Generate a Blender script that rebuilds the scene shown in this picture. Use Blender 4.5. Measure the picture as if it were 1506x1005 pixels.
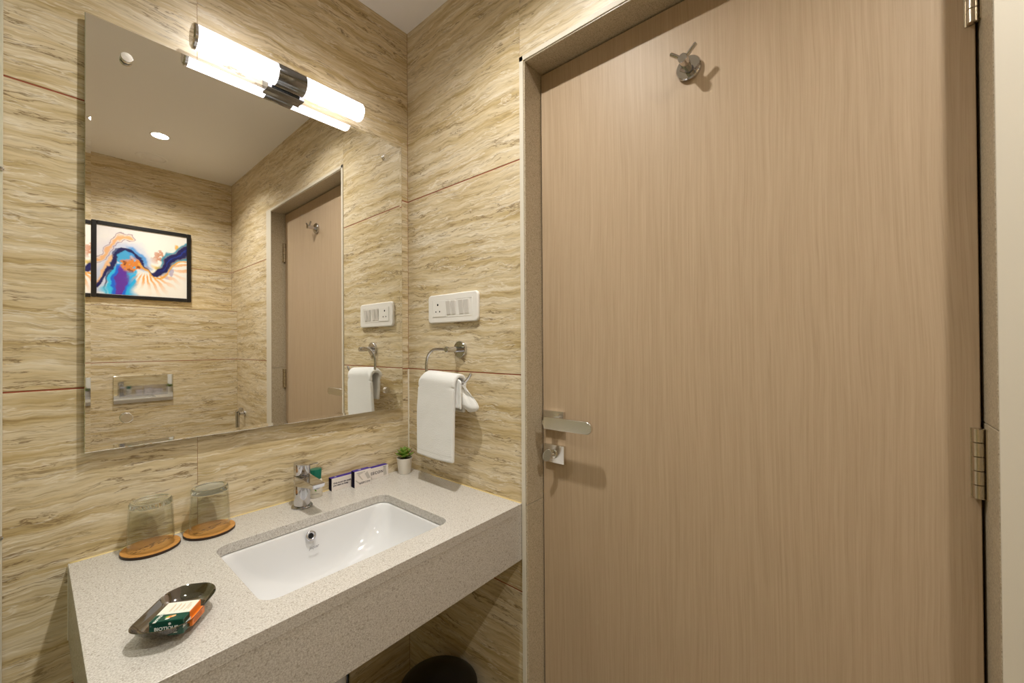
import bpy, bmesh, math, random
import numpy as np
from mathutils import Vector, Matrix, noise

random.seed(7)
PI = math.pi
S = bpy.context.scene
COL = S.collection
for o in list(bpy.data.objects):
    bpy.data.objects.remove(o)

# ---------------------------------------------------------------- camera
cam = bpy.data.cameras.new('camera'); cam.sensor_width = 36; cam.lens = 36 * 593.818 / 1506
cam.shift_y = -0.37 / 1506
cam.clip_start = 0.01
cam_o = bpy.data.objects.new('camera', cam); COL.objects.link(cam_o)
CR = Vector((0.64388738, -0.76509508, -0.0062097)); CU = Vector((-0.00124038, -0.00915977, 0.99995728)); CF = Vector((0.76511927, 0.64385217, 0.00684687))
m = Matrix((CR, CU, -CF)).transposed().to_4x4(); m.translation = Vector((-0.8727, -1.2221, 1.2858))
cam_o.matrix_world = m
S.camera = cam_o

# ---------------------------------------------------------------- light + exposure settings
LAMP = (1.0, 0.93, 0.93); LAMP_S = 1.9          # vanity tubes
DOWN = (1.0, 0.95, 0.87); DOWN_S = 800.0          # recessed ceiling downlights
w = bpy.data.worlds.new('world'); S.world = w; w.use_nodes = True
w.node_tree.nodes['Background'].inputs[0].default_value = (0.9, 0.85, 0.75, 1)
w.node_tree.nodes['Background'].inputs[1].default_value = 0.15
S.view_settings.view_transform = 'Standard'; S.view_settings.look = 'None'
S.view_settings.exposure = 1.08; S.view_settings.gamma = 1.0
S.view_settings.use_curve_mapping = False
S.cycles.max_bounces = 14; S.cycles.diffuse_bounces = 10; S.cycles.glossy_bounces = 8
S.cycles.transmission_bounces = 12; S.cycles.sample_clamp_indirect = 6.0
S.cycles.caustics_reflective = True; S.cycles.caustics_refractive = True

# ---------------------------------------------------------------- helpers
def setp(o, label=None, cat=None, group=None, kind=None):
    if label: o['label'] = label
    if cat: o['category'] = cat
    if group: o['group'] = group
    if kind: o['kind'] = kind
    return o

def link(name, me, mat, parent=None, loc=None, smooth=False):
    o = bpy.data.objects.new(name, me); COL.objects.link(o)
    if mat is not None:
        me.materials.clear()
        for q in (mat if isinstance(mat, (list, tuple)) else [mat]): me.materials.append(q)
    if parent is not None:
        o.parent = parent
        o.matrix_parent_inverse = Matrix.Translation(-parent.location) if parent.rotation_euler.z == 0 else Matrix.Identity(4)
    if loc is not None: o.location = loc
    if smooth:
        for p in me.polygons: p.use_smooth = True
    return o

def empty(name, loc, rz=0.0):
    o = bpy.data.objects.new(name, None); COL.objects.link(o); o.empty_display_size = 0.05
    o.location = loc; o.rotation_euler.z = rz
    return o

def obj(name, bm, mat, parent=None, smooth=False, sharp=None):
    bmesh.ops.recalc_face_normals(bm, faces=bm.faces)
    me = bpy.data.meshes.new(name); bm.to_mesh(me); bm.free()
    o = link(name, me, mat, parent, smooth=smooth)
    if smooth and sharp is not None:
        try: me.set_sharp_from_angle(angle=math.radians(sharp))
        except Exception: pass
    return o

def box(bm, a, b, bev=0.0, seg=2, M=None, mi=0):
    a = Vector(a); b = Vector(b)
    g = bmesh.ops.create_cube(bm, size=1.0); vs = g['verts']
    c = (a + b) / 2; d = b - a
    for v in vs: v.co = Vector((v.co.x * d.x + c.x, v.co.y * d.y + c.y, v.co.z * d.z + c.z))
    fs = list({f for v in vs for f in v.link_faces})
    if bev > 0:
        es = list({e for v in vs for e in v.link_edges})
        r = bmesh.ops.bevel(bm, geom=es, offset=bev, segments=seg, affect='EDGES', profile=0.5)
        vs = list({v for f in r['faces'] for v in f.verts} | {v for v in vs if v.is_valid}); fs = list({f for v in vs for f in v.link_faces})
    if M is not None: bmesh.ops.transform(bm, matrix=M, verts=vs)
    for f in fs: f.material_index = mi
    return vs

def lathe(bm, prof, n=40, M=None, cap=True, mi=0):
    rings = []; vs = []
    for r, z in prof:
        if r < 1e-6:
            v = bm.verts.new((0, 0, z)); rings.append([v]); vs.append(v)
        else:
            q = [bm.verts.new((r * math.cos(2 * PI * i / n), r * math.sin(2 * PI * i / n), z)) for i in range(n)]
            rings.append(q); vs += q
    fs = []
    for A, B in zip(rings, rings[1:]):
        if len(A) == 1 and len(B) == 1: continue
        for i in range(n):
            j = (i + 1) % n
            if len(A) == 1: fs.append(bm.faces.new((A[0], B[i], B[j])))
            elif len(B) == 1: fs.append(bm.faces.new((A[i], A[j], B[0])))
            else: fs.append(bm.faces.new((A[i], A[j], B[j], B[i])))
    if cap:
        for R in (rings[0], rings[-1]):
            if len(R) > 1: fs.append(bm.faces.new(R))
    for f in fs: f.material_index = mi
    if M is not None: bmesh.ops.transform(bm, matrix=M, verts=vs)
    return vs

def tube(bm, pts, r, n=12, cap=True):
    pts = [Vector(p) for p in pts]; rr = r if isinstance(r, (list, tuple)) else [r] * len(pts)
    prev = None; rings = []
    for i, p in enumerate(pts):
        t = (pts[min(i + 1, len(pts) - 1)] - pts[max(i - 1, 0)]).normalized()
        if prev is None:
            up = Vector((0, 0, 1)) if abs(t.z) < 0.9 else Vector((1, 0, 0))
            s = t.cross(up).normalized()
        else: s = (prev - t * prev.dot(t)).normalized()
        prev = s; u = t.cross(s)
        rings.append([bm.verts.new(p + (s * math.cos(2 * PI * k / n) + u * math.sin(2 * PI * k / n)) * rr[i]) for k in range(n)])
    for A, B in zip(rings, rings[1:]):
        for k in range(n): bm.faces.new((A[k], A[(k + 1) % n], B[(k + 1) % n], B[k]))
    if cap: bm.faces.new(rings[0]); bm.faces.new(rings[-1])

def smooth_path(pts, n=6):
    P = [Vector(p) for p in pts]; out = []
    for i in range(len(P) - 1):
        p0 = P[max(i - 1, 0)]; p1 = P[i]; p2 = P[i + 1]; p3 = P[min(i + 2, len(P) - 1)]
        for k in range(n):
            t = k / n
            out.append(0.5 * ((2 * p1) + (p2 - p0) * t + (2 * p0 - 5 * p1 + 4 * p2 - p3) * t * t + (3 * p1 - p0 - 3 * p2 + p3) * t ** 3))
    out.append(P[-1]); return out

def rrect(cx, cy, sx, sy, r, n=8):
    out = []
    r = min(r, sx / 2 - 1e-4, sy / 2 - 1e-4)
    for qx, qy, a0 in ((1, 1, 0), (-1, 1, 90), (-1, -1, 180), (1, -1, 270)):
        for k in range(n + 1):
            a = math.radians(a0 + 90 * k / n)
            out.append((cx + qx * (sx / 2 - r) + r * math.cos(a), cy + qy * (sy / 2 - r) + r * math.sin(a)))
    return out

def mesh_from_curve(splines, depth, bev=0.0, bres=2):
    cu = bpy.data.curves.new('c', 'CURVE'); cu.dimensions = '2D'; cu.fill_mode = 'BOTH'
    cu.extrude = max(depth / 2 - bev, 0); cu.bevel_depth = bev; cu.bevel_resolution = bres
    for s in splines:
        sp = cu.splines.new('POLY'); sp.points.add(len(s) - 1)
        for i, (x, y) in enumerate(s): sp.points[i].co = (x, y, 0, 1)
        sp.use_cyclic_u = True
    t = bpy.data.objects.new('t', cu); COL.objects.link(t)
    dg = bpy.context.evaluated_depsgraph_get(); dg.update()
    me = bpy.data.meshes.new_from_object(t.evaluated_get(dg)); bpy.data.objects.remove(t); bpy.data.curves.remove(cu)
    return me

def text(name, body, size, M, mat, parent, depth=0.0002, shear=0.0, spacing=1.0, bold=0.0, align='CENTER'):
    cu = bpy.data.curves.new('t', 'FONT'); cu.body = body; cu.size = size; cu.extrude = depth; cu.shear = shear
    cu.align_x = align; cu.align_y = 'CENTER'; cu.space_character = spacing; cu.offset = bold; cu.resolution_u = 3
    t = bpy.data.objects.new('t', cu); COL.objects.link(t)
    dg = bpy.context.evaluated_depsgraph_get(); dg.update()
    me = bpy.data.meshes.new_from_object(t.evaluated_get(dg)); bpy.data.objects.remove(t); bpy.data.curves.remove(cu)
    me.transform(M); me.name = name
    return link(name, me, mat, parent)

def frame(o, x, y):
    """matrix whose local x,y axes are x,y at origin o"""
    x = Vector(x).normalized(); y = Vector(y).normalized(); z = x.cross(y)
    mm = Matrix((x, y, z)).transposed().to_4x4(); mm.translation = Vector(o); return mm

def along(o, d):
    """matrix taking local z to direction d at o"""
    q = Vector(d).to_track_quat('Z', 'Y'); mm = q.to_matrix().to_4x4(); mm.translation = Vector(o); return mm

# ---------------------------------------------------------------- materials
def mat(name, col=(0.8, 0.8, 0.8), rough=0.5, metal=0.0, **kw):
    m = bpy.data.materials.new(name); m.use_nodes = True
    b = m.node_tree.nodes['Principled BSDF']
    b.inputs['Base Color'].default_value = (*col, 1); b.inputs['Roughness'].default_value = rough; b.inputs['Metallic'].default_value = metal
    for k, v in kw.items(): b.inputs[k.replace('_', ' ')].default_value = v
    return m

def N(m, t, **kw):
    n = m.node_tree.nodes.new(t)
    for k, v in kw.items(): setattr(n, k, v)
    return n

def L(m, a, b): m.node_tree.links.new(a, b)

def ramp(m, fac, stops, interp='LINEAR'):
    r = N(m, 'ShaderNodeValToRGB'); r.color_ramp.interpolation = interp
    e = r.color_ramp.elements
    while len(e) > 1: e.remove(e[0])
    e[0].position = stops[0][0]; e[0].color = (*stops[0][1], 1)
    for p, c in stops[1:]:
        q = e.new(p); q.color = (*c, 1)
    L(m, fac, r.inputs[0]); return r.outputs[0]

def noise_tex(m, vec, scale, detail=4, rough=0.5, dist=0.0):
    n = N(m, 'ShaderNodeTexNoise'); n.inputs['Scale'].default_value = scale; n.inputs['Detail'].default_value = detail
    n.inputs['Roughness'].default_value = rough; n.inputs['Distortion'].default_value = dist
    L(m, vec, n.inputs['Vector']); return n.outputs[0]

def mapping(m, vec, scale):
    n = N(m, 'ShaderNodeMapping'); n.inputs['Scale'].default_value = scale; L(m, vec, n.inputs['Vector']); return n.outputs[0]

def mix(m, fac, a, b, mode='MIX'):
    n = N(m, 'ShaderNodeMix', data_type='RGBA', blend_type=mode)
    if isinstance(fac, (int, float)): n.inputs[0].default_value = fac
    else: L(m, fac, n.inputs[0])
    for s, i in ((a, 6), (b, 7)):
        if isinstance(s, tuple): n.inputs[i].default_value = (*s, 1)
        else: L(m, s, n.inputs[i])
    return n.outputs[2]

def math_(m, op, a, b=0.0):
    n = N(m, 'ShaderNodeMath', operation=op)
    for s, i in ((a, 0), (b, 1)):
        if isinstance(s, (int, float)): n.inputs[i].default_value = s
        else: L(m, s, n.inputs[i])
    return n.outputs[0]

def travertine():
    m = mat('travertine', rough=0.38); b = m.node_tree.nodes['Principled BSDF']
    g = N(m, 'ShaderNodeNewGeometry').outputs['Position']
    oi = N(m, 'ShaderNodeObjectInfo').outputs['Random']
    off = N(m, 'ShaderNodeCombineXYZ'); k = math_(m, 'MULTIPLY', oi, 37.0); L(m, k, off.inputs[0]); L(m, k, off.inputs[1]); L(m, math_(m, 'MULTIPLY', oi, 91.0), off.inputs[2])
    ad = N(m, 'ShaderNodeVectorMath', operation='ADD'); L(m, g, ad.inputs[0]); L(m, off.outputs[0], ad.inputs[1]); P = ad.outputs[0]
    # gentle vertical warp of the bedding planes
    wn = noise_tex(m, mapping(m, P, (2.2, 2.2, 5)), 1.0, 3, 0.5)
    wn2 = noise_tex(m, mapping(m, P, (14, 14, 20)), 1.0, 3, 0.6)
    dz = math_(m, 'ADD', math_(m, 'MULTIPLY', math_(m, 'SUBTRACT', wn, 0.5), 0.06), math_(m, 'MULTIPLY', math_(m, 'SUBTRACT', wn2, 0.5), 0.020))
    cz = N(m, 'ShaderNodeCombineXYZ'); L(m, dz, cz.inputs[2])
    ad2 = N(m, 'ShaderNodeVectorMath', operation='ADD'); L(m, P, ad2.inputs[0]); L(m, cz.outputs[0], ad2.inputs[1]); Q = ad2.outputs[0]
    bands = noise_tex(m, mapping(m, Q, (2.4, 2.4, 42)), 1.0, 7, 0.62)
    c = ramp(m, bands, [(0.25, (0.38, 0.27, 0.11)), (0.38, (0.54, 0.42, 0.22)), (0.48, (0.64, 0.53, 0.335)), (0.58, (0.70, 0.605, 0.43)), (0.74, (0.75, 0.68, 0.55))])
    fine = noise_tex(m, mapping(m, Q, (13, 13, 200)), 1.0, 5, 0.65)
    c = mix(m, 0.75, c, ramp(m, fine, [(0.3, (0.50, 0.44, 0.36)), (0.47, (0.9, 0.89, 0.86)), (0.58, (1, 1, 1)), (0.75, (1.1, 1.08, 1.05))]), 'MULTIPLY')
    # thin wandering dark veins
    ve = noise_tex(m, mapping(m, Q, (9, 9, 70)), 1.0, 6, 0.6, 0.5)
    va = math_(m, 'ABSOLUTE', math_(m, 'SUBTRACT', ve, 0.43))
    vl = ramp(m, va, [(0.0, (1, 1, 1)), (0.010, (0.8, 0.8, 0.8)), (0.028, (0, 0, 0))])
    mk = ramp(m, noise_tex(m, mapping(m, P, (5, 5, 14)), 1.0, 3, 0.6), [(0.42, (0, 0, 0)), (0.58, (0.9, 0.9, 0.9))])
    c = mix(m, mix(m, 1.0, vl, mk, 'MULTIPLY'), c, (0.20, 0.13, 0.06))
    # pale calcite wisps
    wv = noise_tex(m, mapping(m, Q, (6, 6, 60)), 1.0, 4, 0.6, 0.4)
    wl = ramp(m, math_(m, 'ABSOLUTE', math_(m, 'SUBTRACT', wv, 0.58)), [(0.0, (0.75, 0.75, 0.75)), (0.02, (0.2, 0.2, 0.2)), (0.035, (0, 0, 0))])
    c = mix(m, wl, c, (0.80, 0.74, 0.63))
    L(m, c, b.inputs['Base Color'])
    bp = N(m, 'ShaderNodeBump'); bp.inputs['Strength'].default_value = 0.06; bp.inputs['Distance'].default_value = 0.002
    L(m, fine, bp.inputs['Height']); L(m, bp.outputs[0], b.inputs['Normal'])
    return m

def quartz(name, c1, c2, c3, rough=0.25):
    m = mat(name, rough=rough); b = m.node_tree.nodes['Principled BSDF']
    g = N(m, 'ShaderNodeNewGeometry').outputs['Position']
    a = noise_tex(m, g, 420, 2, 0.6)
    c = ramp(m, a, [(0.33, c1), (0.5, c2), (0.68, c3)])
    v = N(m, 'ShaderNodeTexVoronoi'); v.inputs['Scale'].default_value = 330; L(m, g, v.inputs['Vector'])
    d = ramp(m, v.outputs['Color'], [(0.10, (0.72, 0.69, 0.66)), (0.25, (1, 1, 1)), (0.86, (1, 1, 1)), (0.95, (1.14, 1.14, 1.12))])
    c = mix(m, 0.8, c, d, 'MULTIPLY')
    L(m, c, b.inputs['Base Color']); return m

def laminate():
    m = mat('door_laminate', rough=0.46, Specular_IOR_Level=0.35); b = m.node_tree.nodes['Principled BSDF']
    g = N(m, 'ShaderNodeNewGeometry').outputs['Position']
    wv = noise_tex(m, mapping(m, g, (3, 3, 0.9)), 1.0, 3, 0.5)
    cx = N(m, 'ShaderNodeCombineXYZ'); L(m, math_(m, 'MULTIPLY', math_(m, 'SUBTRACT', wv, 0.5), 0.06), cx.inputs[1])
    ad = N(m, 'ShaderNodeVectorMath', operation='ADD'); L(m, g, ad.inputs[0]); L(m, cx.outputs[0], ad.inputs[1])
    a = noise_tex(m, mapping(m, ad.outputs[0], (60, 260, 4)), 1.0, 4, 0.6)
    c = ramp(m, a, [(0.3, (0.425, 0.316, 0.208)), (0.5, (0.460, 0.346, 0.232)), (0.7, (0.492, 0.374, 0.255))])
    l = noise_tex(m, mapping(m, ad.outputs[0], (20, 700, 10)), 1.0, 2, 0.5)
    c = mix(m, 0.45, c, ramp(m, l, [(0.32, (0.82, 0.79, 0.76)), (0.48, (1, 1, 1))]), 'MULTIPLY')
    L(m, c, b.inputs['Base Color']); return m

def terry():
    m = mat('white_terry', (0.80, 0.81, 0.81), 0.95); b = m.node_tree.nodes['Principled BSDF']
    b.inputs['Sheen Weight'].default_value = 0.3
    g = N(m, 'ShaderNodeNewGeometry').outputs['Position']
    a = noise_tex(m, g, 420, 4, 0.7)
    bp = N(m, 'ShaderNodeBump'); bp.inputs['Strength'].default_value = 0.7; bp.inputs['Distance'].default_value = 0.003
    L(m, a, bp.inputs['Height']); L(m, bp.outputs[0], b.inputs['Normal']); return m

def emit(name, col, s):
    m = bpy.data.materials.new(name); m.use_nodes = True; nt = m.node_tree; nt.nodes.clear()
    e = nt.nodes.new('ShaderNodeEmission'); e.inputs[0].default_value = (*col, 1); e.inputs[1].default_value = s
    o = nt.nodes.new('ShaderNodeOutputMaterial'); nt.links.new(e.outputs[0], o.inputs[0]); return m

def brushed(name, col, rough):
    m = mat(name, col, rough, 1.0); b = m.node_tree.nodes['Principled BSDF']
    tc = N(m, 'ShaderNodeTexCoord').outputs['Object']
    a = noise_tex(m, mapping(m, tc, (40, 40, 300)), 1.0, 1)
    L(m, ramp(m, a, [(0.3, (rough * 0.93,) * 3), (0.7, (rough * 1.07,) * 3)]), b.inputs['Roughness']); return m

TRAV = travertine()
QZ = quartz('pale_quartz', (0.40, 0.37, 0.335), (0.535, 0.51, 0.475), (0.65, 0.63, 0.60))
JB = quartz('jamb_quartz', (0.35, 0.295, 0.20), (0.47, 0.40, 0.29), (0.57, 0.50, 0.39), 0.35)
GROUT_RED = mat('red_brown_grout', (0.30, 0.075, 0.03), 0.7)
GROUT = mat('beige_grout', (0.42, 0.35, 0.24), 0.8)
CAULK = mat('yellowed_silicone', (0.70, 0.56, 0.26), 0.35)
CAULKW = mat('pale_silicone', (0.80, 0.76, 0.66), 0.4)
PAINT = mat('white_ceiling_paint', (0.88, 0.87, 0.88), 0.8)
CREAM = mat('cream_architrave', (0.66, 0.62, 0.53), 0.5)
LAM = laminate()
CHROME = mat('chrome', (0.62, 0.62, 0.65), 0.04, 1.0)
STEEL = mat('satin_steel', (0.78, 0.76, 0.73), 0.24, 1.0)
HINGE = brushed('hinge_steel', (0.62, 0.56, 0.46), 0.25)
LAMPCHROME = brushed('lamp_chrome', (0.26, 0.27, 0.29), 0.12)
MIRROR = mat('mirror_silver', (0.94, 0.94, 0.92), 0.0, 1.0)
ARRIS_GLINT = mat('painted_arris_highlight', (0.72, 0.76, 0.68), 0.12)  # pale colour stands in for the bright highlight along the mirror edge
GLASSEDGE = mat('green_glass_edge', (0.12, 0.22, 0.14), 0.15)
PORC = mat('white_porcelain', (0.68, 0.685, 0.70), 0.06)
BLACK = mat('black_plastic', (0.006, 0.005, 0.005), 0.35)
DARK = mat('dark_hole', (0.004, 0.004, 0.004), 0.9)
PLAST = mat('white_plastic', (0.82, 0.81, 0.79), 0.28)
PLASTG = mat('rocker_plastic', (0.70, 0.68, 0.66), 0.3)
TERRY = terry()
GLASS = mat('clear_glass', (0.97, 1.0, 0.97), 0.01, Transmission_Weight=1.0, IOR=1.5)
INK = mat('dark_ink', (0.03, 0.03, 0.06), 0.6)
def thin_glass(name, tint, boost=1.0):
    m = bpy.data.materials.new(name); m.use_nodes = True; nt = m.node_tree; nt.nodes.clear()
    t = nt.nodes.new('ShaderNodeBsdfTransparent'); t.inputs[0].default_value = (*tint, 1)
    g = nt.nodes.new('ShaderNodeBsdfGlossy'); g.inputs['Roughness'].default_value = 0.02
    lw = nt.nodes.new('ShaderNodeLayerWeight'); lw.inputs[0].default_value = .5
    pw = nt.nodes.new('ShaderNodeMath'); pw.operation = 'POWER'; pw.inputs[1].default_value = 4.5; nt.links.new(lw.outputs['Facing'], pw.inputs[0])
    f = nt.nodes.new('ShaderNodeMath'); f.operation = 'MULTIPLY_ADD'; f.inputs[1].default_value = .75; f.inputs[2].default_value = .035; nt.links.new(pw.outputs[0], f.inputs[0])
    x = nt.nodes.new('ShaderNodeMixShader'); o = nt.nodes.new('ShaderNodeOutputMaterial')
    nt.links.new(f.outputs[0], x.inputs[0]); nt.links.new(t.outputs[0], x.inputs[1]); nt.links.new(g.outputs[0], x.inputs[2]); nt.links.new(x.outputs[0], o.inputs[0])
    return m
THIN = thin_glass('thin_clear_glass', (.965, .975, .955)); PANEL = thin_glass('shower_glass', (.90, .96, .92))
TUBE = emit('lit_tube', LAMP, LAMP_S)
LENS = emit('lit_downlight', DOWN, DOWN_S); FILL_LENS = emit('added_fill_light', DOWN, DOWN_S * .30)  # the weaker lens serves only the two added, unseen fill lamps

# ================================================================= SETTING
ZC = 2.411; XL = -1.95; YF = -2.137; YL = -2.0166; ZL = 1.534
FO = 0.5214; FI = 0.5398; FT = 2.0809; FTI = 2.0627; REC = 0.0719; BI = 1.3777; FO2 = 1.4162

bm = bmesh.new(); box(bm, (XL - .1, YF - .1, -0.05), (0.2, 0.1, 0)); fl = obj('floor', bm, quartz('floor_stone', (0.20, 0.17, 0.13), (0.26, 0.23, 0.18), (0.32, 0.28, 0.23), 0.4)); setp(fl, kind='structure')
LIGHTS = [(-.455, -1.622), (-.46, -.600), (-1.42, -.60), (-1.42, -1.62)]
me = mesh_from_curve([[(XL - .1, YF - .1), (.2, YF - .1), (.2, .1), (XL - .1, .1)]] + [[(x + .037 * math.cos(2 * PI * k / 32), y + .037 * math.sin(2 * PI * k / 32)) for k in range(32)] for x, y in LIGHTS], .012)
me.transform(Matrix.Translation((0, 0, ZC + .006))); me.name = 'ceiling'; ce = link('ceiling', me, PAINT); setp(ce, kind='structure')
for p in me.polygons: p.use_smooth = False

TT = 0.008   # tile thickness, faces lie on the wall planes
def tiles(parent, plane, rects, nrm):
    """rects: (u0,u1,z0,z1) in the plane ; nrm: sign of the outward side"""
    for (u0, u1, z0, z1) in rects:
        gz = 0.0017; gu = 0.00025
        bm = bmesh.new()
        if plane[0] == 'y':
            y = plane[1]; a = (u0 + gu, min(y, y - nrm * TT), z0 + gz); b = (u1 - gu, max(y, y - nrm * TT), z1 - gz)
        else:
            x = plane[1]; a = (min(x, x - nrm * TT), u0 + gu, z0 + gz); b = (max(x, x - nrm * TT), u1 - gu, z1 - gz)
        box(bm, a, b, 0.0005, 1)
        o = obj('tile', bm, TRAV, parent)

def rows(us_by_row, zs):
    out = []
    for (z0, z1), us in zip(zip(zs, zs[1:]), us_by_row):
        for a, b in zip(us, us[1:]): out.append((a, b, z0, z1))
    return out
ZS = [0, 0.6, 1.2, 1.8, ZC + 0.002]
# back wall (mirror wall), y = 0
bm = bmesh.new(); box(bm, (XL, 0.0008, 0), (0.15, 0.1, ZC)); wb = obj('wall_back', bm, GROUT_RED); setp(wb, kind='structure')
tiles(wb, ('y', 0.0), rows([[XL, -1.2, -0.613, 0], [XL, -1.2, -0.613, 0], [XL, -1.2, 0], [XL, -1.226, -0.613, 0]], ZS), -1)
# right wall (door wall), x = 0, with the door opening
bm = bmesh.new()
box(bm, (0.0008, -FO, 0), (0.14, 0.0007, ZC)); box(bm, (0.0008, YF, 0), (0.14, -FO2, ZC)); box(bm, (0.0008, -FO2, FT), (0.14, -FO, ZC))
wr = obj('wall_right', bm, GROUT_RED); setp(wr, kind='structure')
tiles(wr, ('x', 0.0), rows([[-FO, 0], [-FO, 0], [-FO, 0]], ZS[:4]) + rows([[YF, -1.81, -FO2], [YF, -FO2], [YF, -FO2]], ZS[:4])
      + [(-FO, 0, 1.8, ZC + .002), (-1.2112, -FO, FT, ZC + .002), (YF, -FO2, 1.8, ZC + .002), (-FO2, -1.2112, FT, ZC + .002)], -1)
# front wall (opposite the mirror) with the boxed-out ledge
bm = bmesh.new(); box(bm, (XL, YF - .1, 0), (0.14, YF - .0008, ZC)); wf = obj('wall_front', bm, GROUT_RED); setp(wf, kind='structure')
tiles(wf, ('y', YF), rows([[XL, -1.2, 0]], [ZL, 1.8]) + rows([[XL, -0.95, 0]], [1.8, ZC + .002]), 1)
bm = bmesh.new(); box(bm, (XL, YF - .002, 0), (0, YL - .0008, ZL - .003)); ld = obj('trim_1', bm, GROUT_RED, None); setp(ld, kind='structure')
tiles(ld, ('y', YL), rows([[XL, -1.0, 0], [XL, -1.0, 0], [XL, -1.0, 0]], [0, 0.6, 1.2, ZL - .012]), 1)
bm = bmesh.new(); box(bm, (XL, YF, ZL - .012), (-.0005, YL + .001, ZL), 0.001, 1); obj('ledge_top', bm, TRAV, ld)
# left wall of the shower side
bm = bmesh.new(); box(bm, (XL - .1, YF - .1, 0), (XL - .002, 0.1, ZC)); wl = obj('wall_left', bm, GROUT_RED); setp(wl, kind='structure')
tiles(wl, ('x', XL), rows([[YF, -1.2, 0]] * 4, ZS), 1)

# pale silicone in the corner, stops at the worktop
bm = bmesh.new(); box(bm, (-.0035, -.0035, 0.85), (0, 0, 1.198)); sl = obj('trim_2', bm, CAULKW); setp(sl, kind='structure')

# stone door surround
ts = empty('trim_3', (0, -(FO + FO2) / 2, 0)); setp(ts, kind='structure')
def slab(a, b, M_=JB, name='jamb_slab'):
    bm = bmesh.new(); box(bm, a, b, 0.0012, 1); return obj(name, bm, M_, ts)
JX = 0.135
slab((-.0015, -FI, 0), (JX, -FO + .0005, 0.8437)); slab((-.0015, -FI, 0.8445), (JX, -FO + .0005, FT))
slab((-.0015, -BI, FTI), (JX, -FI, FT), name='lintel_slab')
slab((-.0015, -FO2, 0), (JX, -BI, 1.1592)); slab((-.0015, -FO2, 1.16), (JX, -BI, FT))
# polished light front edges of the surround
CE = 0.0025
bm = bmesh.new(); box(bm, (-.004, -FI + .004, 0), (-.0016, -FO - .001, FT), 0.0008, 1); obj('front_edge', bm, CREAM, ts)
bm = bmesh.new(); box(bm, (-.004, -BI, FTI + .004), (-.0016, -FO - .001, FT), 0.0008, 1); obj('front_edge', bm, CREAM, ts)
bm = bmesh.new(); box(bm, (-.004, -1.452, 0), (-.0016, -BI - .001, FT), 0.0008, 1)
fe = obj('front_edge', bm, CREAM, ts); fe['label'] = 'plain cream strip beside the hinge side of the door'

# door
dr = empty('door_1', (REC, -(FI + BI) / 2, 0)); setp(dr, kind='structure')
bm = bmesh.new(); box(bm, (REC, -BI + .004, 0.006), (REC + .036, -FI - .003, FTI - .004), 0.001, 1); obj('door_leaf', bm, LAM, dr)
bm = bmesh.new(); box(bm, (REC + .04, -BI, 0), (REC + .05, -FI, FTI)); obj('door_stop', bm, DARK, dr)
# hinges
for hz in (0.2, 1.0433, 1.7791):
    bm = bmesh.new(); box(bm, (REC - .0012, -BI + .0035, hz), (REC, -BI + .016, hz + .108), 0.0004, 1); box(bm, (REC - .016, -BI, hz), (REC + .02, -BI + .0015, hz + .108))
    hg = obj('hinge', bm, HINGE, dr)
    for k in range(5):
        bm = bmesh.new(); h = .1085 / 5
        lathe(bm, [(0.0, 0), (.0058, 0), (.0066, .0006), (.0066, h - .0012), (.0058, h - .0006), (0.0, h - .0006)], 20, Matrix.Translation((REC - .0062, -BI + .0078, hz + k * h)))
        obj('knuckle', bm, HINGE, hg, smooth=True, sharp=40)
# lever handle
bm = bmesh.new(); box(bm, (REC - .010, -.6175, 1.0445), (REC, -.5515, 1.0985), .0012, 2); rs = obj('handle_rose', bm, STEEL, dr)
bm = bmesh.new(); lathe(bm, [(.0, 0), (.010, 0), (.010, .040), (0, .040)], 24, along((REC - .008, -.583, 1.071), (-1, 0, 0)))
obj('spindle', bm, STEEL, rs, smooth=True, sharp=40)
pf = rrect(0, 0, 0.144, .0295, .0146, 8)
pf = [((-.072 if x < -.02 and abs(abs(x) - .072) < .02 else x), y) for x, y in pf]
me = mesh_from_curve([pf], .008, .0015); me.transform(frame((REC - .048, -.653, 1.0725), (0, -1, 0), (0, 0, 1)) @ Matrix.Rotation(math.radians(0.4), 4, 'Z'))
link('lever', me, STEEL, rs)
# thumb turn
bm = bmesh.new(); box(bm, (REC - .009, -.6180, .9535), (REC, -.5515, 1.0045), .0012, 2); tr = obj('lock_rose', bm, STEEL, dr)
bm = bmesh.new(); lathe(bm, [(.0, 0), (.0125, 0), (.0125, .003), (.010, .004), (0, .004)], 28, along((REC - .009, -.583, .978), (-1, 0, 0)))
obj('lock_collar', bm, STEEL, tr, smooth=True, sharp=40)
pf = [(math.cos(a) * .0105, math.sin(a) * (.0175 if math.sin(a) > 0 else .0185)) for a in [2 * PI * k / 28 for k in range(28)]]
me = mesh_from_curve([pf], .006, .001); me.transform(frame((REC - .034, -.580, .981), (0, -1, 0), (0, 0, 1)) @ Matrix.Rotation(math.radians(-24), 4, 'Z') @ Matrix.Rotation(math.radians(28), 4, 'Y'))
link('thumb_turn', me, STEEL, tr)
bm = bmesh.new(); lathe(bm, [(.0, 0), (.0045, 0), (.0045, .022), (0, .022)], 16, along((REC - .010, -.583, .978), (-1, 0, 0)))
obj('thumb_stem', bm, STEEL, tr, smooth=True, sharp=40)

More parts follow.
